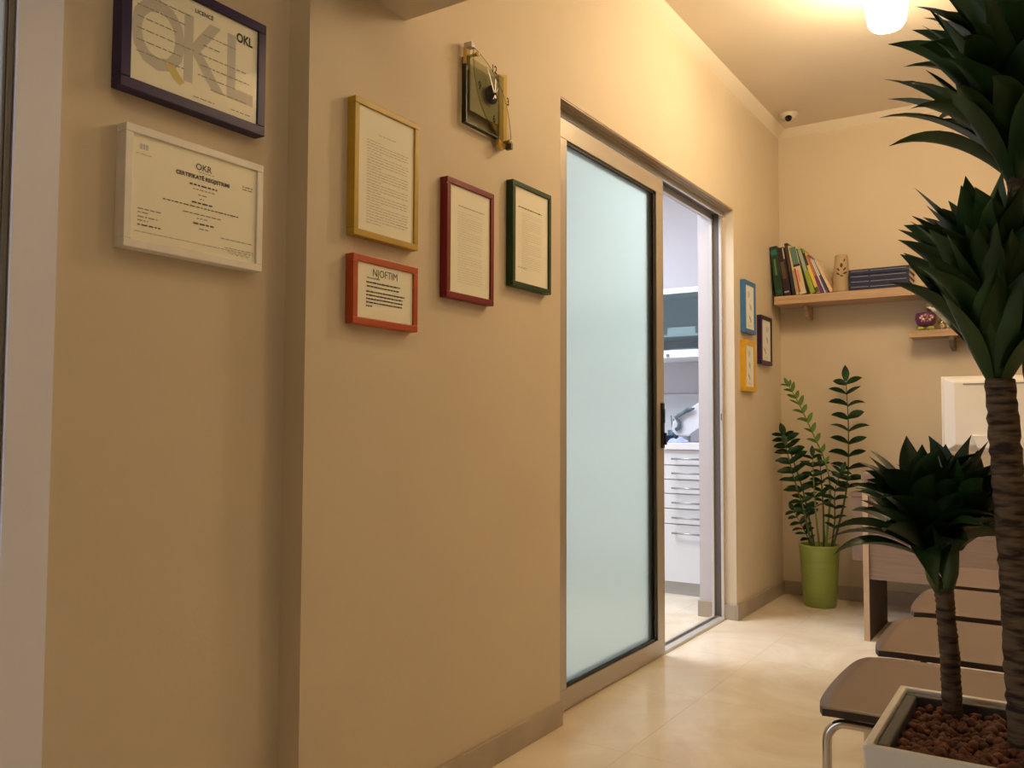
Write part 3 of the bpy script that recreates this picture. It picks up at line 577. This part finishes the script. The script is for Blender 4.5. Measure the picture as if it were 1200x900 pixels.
# ---------------------------------------------------------------- desk, monitor
dk = thing('reception_desk', 'taupe wooden reception desk behind the row of chairs', 'desk', (.62, 4.13, 0))
DX = 1.70-.62
bm = new(); bx(bm, -.012, DX+.03, -.02, .50, .722, .75); obj('desk_top', bm, WOODP, dk, bevel=.002)
for x in (-.012, DX-.012):
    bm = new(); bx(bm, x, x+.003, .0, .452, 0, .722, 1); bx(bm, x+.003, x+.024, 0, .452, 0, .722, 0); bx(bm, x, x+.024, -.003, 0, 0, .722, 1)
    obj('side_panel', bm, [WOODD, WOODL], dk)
bm = new(); bx(bm, .0125, DX-.0125, .004, .022, .276, .722); obj('front_panel', bm, WOODP, dk)
rt = thing('side_cabinet', 'low taupe cabinet board standing out left behind the desk', 'cabinet', (.447, 4.70, 0))
bm = new(); bx(bm, 0, .42, 0, .018, .272, .60); bx(bm, 0, .42, .018, .30, .27, .288); bx(bm, 0, .018, .018, .30, .288, .60); obj('front_board', bm, mat('greyish_taupe_board', (.30, .22, .19), .5, noise=.08), rt)
bm = new(); bx(bm, -.004, .424, -.006, .305, .60, .622); obj('top_board', bm, WOODP, rt, bevel=.002)
mo = thing('computer_monitor', 'white computer monitor seen from behind on the desk', 'monitor', (1.165, 4.42, .75))
bm = new(); prof = [(-.258, .092), (-.258, .444), (.258, .444), (.258, .092)]
prism(bm, prof, lambda u, v, w_: (u, w_, v), .012); 
a = [bm.verts.new(p) for p in ((-.246, 0, .10), (-.246, 0, .436), (.246, 0, .436), (.246, 0, .10))]; b = [bm.verts.new(p) for p in ((-.20, -.026, .13), (-.20, -.026, .418), (.20, -.026, .418), (.20, -.026, .13))]
for i in range(4): bm.faces.new((a[i], a[(i+1) % 4], b[(i+1) % 4], b[i]))
bm.faces.new(b); obj('back_shell', bm, MON, mo, bevel=.004)
bm = new(); bx(bm, -.165, .165, -.029, -.0255, .405, .409); obj('vent_slot', bm, GREYP, mo)
bm = new(); prism(bm, [(-.135, .175), (.135, .175), (.11, .115), (-.11, .115)], lambda u, v, w_: (u, -.045+w_, v), .02); obj('port_cover', bm, MON, mo, bevel=.003)
bm = new(); bx(bm, -.04, .04, -.06, -.04, .006, .15); obj('stand_neck', bm, MON, mo, bevel=.004)
bm = new(); bx(bm, -.11, .11, -.12, .07, 0, .008); obj('stand_foot', bm, MON, mo, bevel=.003)
bm = new(); bx(bm, -.245, .245, .0122, .014, .105, .432); obj('screen', bm, BLACKP, mo)

# ---------------------------------------------------------------- chairs (facing the sliding door)
def make_chair(label):
    t = thing('visitor_chair', label, 'chair', group='visitor chairs in a row facing the door')
    # local: seat front edge at x=0, chair faces -x, y from 0 (near side) to .415
    Wd, Dp, ZS = .43, .40, .45
    def zz(u, v):   # u 0..1 front to back, v -1..1 side to side
        return ZS-.004*max(0, 1-u/.22)**2-.004*(1-v*v)*math.sin(math.pi*min(1, u*1.1))+.0*u
    def plan(u, v):
        fr = .012*abs(v)**8*max(0, 1-u)**6            # rounded front
        side = 1-.03*max(0, .12-u)/.12*abs(v)**2-.06*max(0, u-.6)
        return (-.010-.010*(1-v*v)*max(0, 1-u*3)+fr+u*(Dp-.0)+0, Wd/2+v*Wd/2*side)
    bm = new(); NU, NV = 18, 18; g = [[None]*(NV+1) for _ in range(NU+1)]; g2 = [[None]*(NV+1) for _ in range(NU+1)]
    for i in range(NU+1):
        for j in range(NV+1):
            u = i/NU; v = -1+2*j/NV; x, y = plan(u, v); z = zz(u, v); g[i][j] = bm.verts.new((x, y, z)); g2[i][j] = bm.verts.new((x, y, z-.013))
    def q(a, b, c, d, mi, sm=True): f = bm.faces.new((a, b, c, d)); f.material_index = mi; f.smooth = sm
    for i in range(NU):
        for j in range(NV):
            q(g[i][j], g[i+1][j], g[i+1][j+1], g[i][j+1], 0); q(g2[i][j], g2[i][j+1], g2[i+1][j+1], g2[i+1][j], 1)
    for i in range(NU):
        q(g[i][0], g2[i][0], g2[i+1][0], g[i+1][0], 1, False); q(g[i][NV], g[i+1][NV], g2[i+1][NV], g2[i][NV], 1, False)
    for j in range(NV):
        q(g[0][j], g[0][j+1], g2[0][j+1], g2[0][j], 1, False); q(g[NU][j], g2[NU][j], g2[NU][j+1], g[NU][j+1], 1, False)
    obj('seat', bm, [SEATM, SEATE], t)
    bm = new(); N = 14; A = []; Bk = []
    for i in range(N+1):
        for j in range(9):
            v = -1+2*i/N; s = j/8; z = .60+.24*s; x = .412+.05*s-.028*(1-v*v)+0; y = Wd/2+v*Wd/2*(.98-.10*abs(2*s-1)**3)
            A.append(bm.verts.new((x, y, z))); Bk.append(bm.verts.new((x+.012, y, z)))
    for i in range(N):
        for j in range(8):
            k = i*9+j; f = bm.faces.new((A[k], A[k+9], A[k+10], A[k+1])); f.smooth = True; f = bm.faces.new((Bk[k], Bk[k+1], Bk[k+10], Bk[k+9])); f.smooth = True
    for i in range(N):
        for off in (0, 8): k = i*9+off; bm.faces.new((A[k], Bk[k], Bk[k+9], A[k+9])).material_index = 1
    for j in range(8):
        for k in (j, N*9+j): bm.faces.new((A[k], A[k+1], Bk[k+1], Bk[k])).material_index = 1
    obj('backrest', bm, [SEATM, SEATE], t)
    for s, yy in ((1, .022), (-1, Wd-.022)):
        bm = new(); c = []; zt, r = .421, .035; x0 = .006
        c.append((x0-.004, yy, 0)); c.append((x0, yy, zt-r))
        for k in range(1, 7): a = math.pi/2*k/6; c.append((x0+r-r*math.cos(a), yy, zt-r+r*math.sin(a)))
        c += [(.18, yy, zt), (.36, yy, zt)]
        tube(bm, c, .0085, 12); obj('leg', bm, CHROME, t)
        bm = new(); c = [(.47, yy, 0), (.40, yy, .40), (.405, yy, .50), (.43, yy+s*.01, .62), (.462, yy+s*.02, .72)]; tube(bm, c, .0085, 12); obj('leg', bm, CHROME, t)
    bm = new()
    for x in (.09, .30): tube(bm, [(x, .022, .421), (x, Wd-.022, .421)], .007, 8)
    obj('seat_support', bm, CHROME, t)
    return t
def dup(root, loc, label):
    r = root.copy(); COL.objects.link(r); r.location = loc; r['label'] = label
    for ch in list(root.children):
        c = ch.copy(); COL.objects.link(c); c.parent = r
        for g_ in ch.children: d_ = g_.copy(); COL.objects.link(d_); d_.parent = c
    return r
ch = make_chair('nearest taupe visitor chair, right behind the white planter'); ch.location = (1.0, 1.635, 0)
dup(ch, (1.012, 2.125, 0), 'second taupe visitor chair from the white planter')
dup(ch, (1.020, 2.62, 0), 'third taupe visitor chair, second from the desk')
dup(ch, (1.030, 3.11, 0), 'farthest taupe visitor chair, nearest the desk')

# ---------------------------------------------------------------- plants
def leaf(bm, base, dirv, L, Wm, droop, twist, rn, mi=0, segs=9, peak=.38, fold=.22, curl=0, acum=1.5, nrm=None, ex=1.5):
    d = dirv.normalized(); up = Vector((0, 0, 1)); side = d.cross(nrm if nrm is not None else up)
    if side.length < .05: side = Vector((1, 0, 0))
    side.normalize(); p = Vector(base); rows = []
    for i in range(segs+1):
        t = i/segs
        wv = Wm*(.34+.66*math.sin(math.pi/2*min(1, t/peak))) if t < peak else Wm*max(0, 1-((t-peak)/(1-peak))**acum)**ex
        wv = max(wv, .0006); nrm_ = side.cross(d).normalized()
        s2 = (side*math.cos(twist*t)+nrm_*math.sin(twist*t)); n2 = s2.cross(d).normalized()
        rows.append((bm.verts.new(p-s2*wv/2+n2*wv*fold), bm.verts.new(p), bm.verts.new(p+s2*wv/2+n2*wv*fold)))
        d = (d+Vector((0, 0, -1))*droop*(.3+1.6*t)/segs+side*curl/segs).normalized(); side = (side-d*side.dot(d)).normalized()
        p = p+d*L/segs
    for a, b in zip(rows, rows[1:]):
        for k in (0, 1): f = bm.faces.new((a[k], a[k+1], b[k+1], b[k])); f.smooth = True; f.material_index = mi
def crown(bm, base, top, n, L0, L1, W0, seed, el0=(30, 60), el1=(52, 84), r0=.010, dr=(.5, 2.0)):
    rn = random.Random(seed); base, top = Vector(base), Vector(top); ph = rn.uniform(0, 6)
    for i in range(n):
        t = (i/(n-1)); az = ph+i*2.39996+rn.uniform(-.25, .25); lo = rn.uniform(*el0); hi = rn.uniform(*el1); el = R(lo+(hi-lo)*t)
        d = Vector((math.cos(az)*math.cos(el), math.sin(az)*math.cos(el), math.sin(el))); c = base.lerp(top, t)
        L = (L0+(L1-L0)*t)*rn.uniform(.82, 1.15)
        leaf(bm, c+Vector((math.cos(az), math.sin(az), 0))*r0, d, L, W0*rn.uniform(.8, 1.1), rn.uniform(*dr)*(1.0-.55*t), rn.uniform(-.9, .9), rn, segs=11, curl=rn.uniform(-.5, .5), acum=1.7, ex=1.15, peak=.48)
dr = thing('potted_dracaena', 'tall three stemmed dracaena in a white square planter at the right edge', 'plant', (1.33, 1.42, 0))
def D(x, y, z): return Vector((x-1.33, y-1.42, z))
a, b = 1.144-1.33, 1.520-1.33; c0, c1 = 1.252-1.42, 1.572-1.42; PZ = .53; th = .012
bm = new()
def taper(x0, x1, y0, y1, z0, z1, k, mi=0):
    xm, ym = (x0+x1)/2, (y0+y1)/2; v = []
    for z, s in ((z0, k), (z1, 1)): v.append([bm.verts.new((xm+(x-xm)*s, ym+(y-ym)*s, z)) for x, y in ((x0, y0), (x1, y0), (x1, y1), (x0, y1))])
    return v
o1 = taper(a, b, c0, c1, 0, PZ, .80); i1 = taper(a+th, b-th, c0+th, c1-th, .10, PZ, .84)
for i in range(4):
    j = (i+1) % 4; bm.faces.new((o1[0][i], o1[0][j], o1[1][j], o1[1][i])); bm.faces.new((i1[0][j], i1[0][i], i1[1][i], i1[1][j])); bm.faces.new((o1[1][i], o1[1][j], i1[1][j], i1[1][i]))
bm.faces.new(o1[0][::-1]); bm.faces.new(i1[0]); obj('planter', bm, PLANT, dr, bevel=.004)
bm = new(); l1, l2 = th+.001, .030
for x0, x1, y0, y1 in ((a+l1, b-l1, c0+l1, c0+l2), (a+l1, b-l1, c1-l2, c1-l1), (a+l1, a+l2, c0+l2, c1-l2), (b-l2, b-l1, c0+l2, c1-l2)): bx(bm, x0, x1, y0, y1, PZ-.05, PZ-.006)
bx(bm, a+l2, b-l2, c0+l2, c1-l2, PZ-.09, PZ-.04)
obj('liner', bm, LINER, dr, bevel=.003)
bm = new(); rn = random.Random(3); ic = bmesh.new(); bmesh.ops.create_icosphere(ic, subdivisions=2, radius=1); iv = [v.co.copy() for v in ic.verts]; ifc = [[v.index for v in f.verts] for f in ic.faces]; ic.free()
st = .0105
nx, ny = int((b-a-2*l2-.006)/st), int((c1-c0-2*l2-.006)/st)
for i in range(nx+1):
    for j in range(ny+1):
        s = rn.uniform(.0050, .0088); px = a+l2+.007+i*st+rn.uniform(-.003, .003); py = c0+l2+.007+j*st+rn.uniform(-.003, .003)
        px = min(max(px, a+l2+s), b-l2-s); py = min(max(py, c0+l2+s), c1-l2-s); pz = PZ-.030+rn.uniform(-.004, .010)
        ph = [rn.uniform(0, 6) for _ in range(3)]; sc = [rn.uniform(.85, 1.2) for _ in range(3)]
        vs = [bm.verts.new((px+v.x*s*sc[0]*(1+.18*math.sin(v.y*4+ph[0])), py+v.y*s*sc[1]*(1+.18*math.sin(v.z*4+ph[1])), pz+v.z*s*sc[2]*(1+.15*math.sin(v.x*4+ph[2])))) for v in iv]
        for f in ifc: bm.faces.new([vs[k] for k in f]).smooth = True
o = obj('clay_pebbles', bm, CLAY, dr, recalc=False); o['kind'] = 'stuff'
def cane(pts, r0, r1, seed):
    rn = random.Random(seed); P = []; rad = []; pts = [D(*p) for p in pts]; N = 60
    for i in range(N+1):
        t = i/N*(len(pts)-1); k = min(int(t), len(pts)-2); p = pts[k].lerp(pts[k+1], t-k); P.append(p+Vector((rn.uniform(-1, 1), rn.uniform(-1, 1), 0))*.0007); rad.append((r0+(r1-r0)*i/N)*(1+.05*math.sin(i*2.6)+rn.uniform(-.035, .035)))
    bm = new(); tube(bm, P, rad, 16); return bm
# short cane with its crown
s = obj('cane', cane([(1.228, 1.525, .49), (1.226, 1.515, .60), (1.221, 1.500, .712)], .0150, .0135, 1), BARK, dr)
bm = new(); tube(bm, [D(1.221, 1.500, .700), D(1.207, 1.494, .725), D(1.198, 1.49, .765)], [.012, .010, .008], 10); tube(bm, [D(1.221, 1.500, .700), D(1.232, 1.500, .735), D(1.236, 1.5, .80)], [.012, .011, .009], 10)
obj('branch', bm, STALK, s)
bm = new()
crown(bm, D(1.198, 1.49, .755), D(1.192, 1.485, .83), 62, .140, .115, .042, 11, el0=(18, 56), dr=(.4, 1.6))
crown(bm, D(1.238, 1.50, .765), D(1.240, 1.50, .83), 56, .125, .115, .042, 16, el0=(26, 60), dr=(.4, 1.5))
obj('foliage', bm, DLEAF, dr, recalc=False)
# middle cane
obj('cane', cane([(1.330, 1.428, .49), (1.322, 1.43, .75), (1.308, 1.43, 1.03)], .0225, .0205, 2), BARK, dr)
bm = new(); crown(bm, D(1.305, 1.43, 1.02), D(1.300, 1.43, 1.20), 110, .190, .140, .050, 185, el0=(44, 70), r0=.013, dr=(.2, 1.0)); obj('foliage', bm, DLEAF, dr, recalc=False)
# tall cane
obj('cane', cane([(1.372, 1.475, .49), (1.362, 1.48, .9), (1.336, 1.49, 1.37)], .0215, .0185, 3), BARK, dr)
bm = new(); crown(bm, D(1.334, 1.49, 1.325), D(1.330, 1.49, 1.60), 140, .215, .160, .050, 105, el0=(26, 60), r0=.014, dr=(.3, 1.2)); obj('foliage', bm, DLEAF, dr, recalc=False)

# zz plant
zz = thing('potted_zz_plant', 'zz plant in a lime green pot in the far corner', 'plant', (.26, 4.80, 0))
bm = new(); lathe(bm, [(0, 0), (.078, 0), (.083, .006), (.090, .10), (.099, .24), (.105, .318), (.106, .326), (.100, .328), (.096, .318), (.086, .05), (0, .04)], 48); obj('pot', bm, POTG, zz)
bm = new(); lathe(bm, [(0, .296), (.05, .298), (.093, .29)], 32); obj('soil', bm, SOIL, zz)
def frond(pts, npairs, t0, Ll, Wl, seed, lm, sm, r=.007, spread=62, yoff=None):
    rn = random.Random(seed); P = [Vector(p)-Vector((.26, 4.80, 0)) for p in pts]; N = 40; Q = []
    for i in range(N+1):      # catmull-rom
        t = i/N*(len(P)-1); k = min(int(t), len(P)-2); f = t-k; p0, p1, p2, p3 = P[max(k-1, 0)], P[k], P[k+1], P[min(k+2, len(P)-1)]
        Q.append(.5*((2*p1)+(p2-p0)*f+(2*p0-5*p1+4*p2-p3)*f*f+(3*p1-p0-3*p2+p3)*f**3))
    bm = new(); tube(bm, Q, [r*(1-.72*i/N) for i in range(N+1)], 8)
    o = obj('frond', bm, sm, zz)
    bm = new()
    vd = Vector((1.12, -4.8, 0)).normalized()
    for i in range(npairs):
        t = t0+(1-t0)*i/(npairs-.5); k = min(int(t*N), N-1); p = Q[k].lerp(Q[k+1], t*N-k); d = (Q[k+1]-Q[k]).normalized(); sd = d.cross(vd).normalized()
        sc = (.55+.45*math.sin(math.pi*min(1, .18+.72*i/npairs)))
        for s in (-1, 1):
            dd = (d*math.cos(R(spread))+sd*s*math.sin(R(spread))+vd*rn.uniform(-.05, .35)+Vector((0, 0, .12))).normalized()
            leaf(bm, p+d*rn.uniform(-.004, .004), dd, Ll*sc*rn.uniform(.85, 1.1), Wl*sc, rn.uniform(.2, 1.0), rn.uniform(-.5, .5)+s*.4, rn, segs=6, peak=.42, fold=.12, nrm=(-vd*rn.uniform(.25, .8)+Vector((0, 0, 1))), acum=2, ex=1)
    leaf(bm, Q[-1], (Q[-1]-Q[-2]).normalized()+Vector((0, 0, .1)), Ll*.8, Wl*.8, .1, 0, rn, segs=6, peak=.45, fold=.12, nrm=-vd, acum=2, ex=1)
    obj('leaves', bm, lm, o, recalc=False)
Yz = 4.80
frond([(.236, Yz, .30), (.205, Yz+.02, .453), (.165, Yz+.04, .62), (.105, Yz+.05, .80), (.068, Yz+.05, .91)], 11, .28, .095, .046, 1, ZLEAF, STALK)
frond([(.225, Yz-.01, .30), (.190, Yz-.03, .50), (.135, Yz-.04, .70), (.092, Yz-.02, .86)], 8, .32, .080, .040, 6, ZLEAF, STALK)
frond([(.290, Yz, .30), (.320, Yz, .596), (.300, Yz, .76), (.227, Yz, .940), (.160, Yz, 1.09), (.105, Yz, 1.19)], 10, .40, .062, .026, 3, YLEAF, YSTALK, spread=38)
frond([(.325, Yz, .30), (.370, Yz+.05, .508), (.395, Yz+.08, .69), (.398, Yz+.10, .961), (.387, Yz+.11, 1.21)], 10, .42, .112, .050, 4, ZLEAF, STALK)
frond([(.262, Yz, .30), (.245, Yz-.02, .55), (.236, Yz-.02, .80)], 6, .45, .075, .034, 7, ZLEAF, YSTALK)
frond([(.280, Yz+.02, .30), (.275, Yz+.03, .55), (.262, Yz+.03, .76)], 5, .5, .07, .032, 8, ZLEAF, STALK)
frond([(.222, Yz, .30), (.185, Yz, .39), (.125, Yz, .50)], 6, .30, .065, .034, 9, ZLEAF, STALK, r=.004)
frond([(.320, Yz, .30), (.345, Yz-.02, .45), (.350, Yz-.02, .62), (.385, Yz-.02, .72)], 8, .28, .075, .036, 10, ZLEAF, STALK, r=.005)
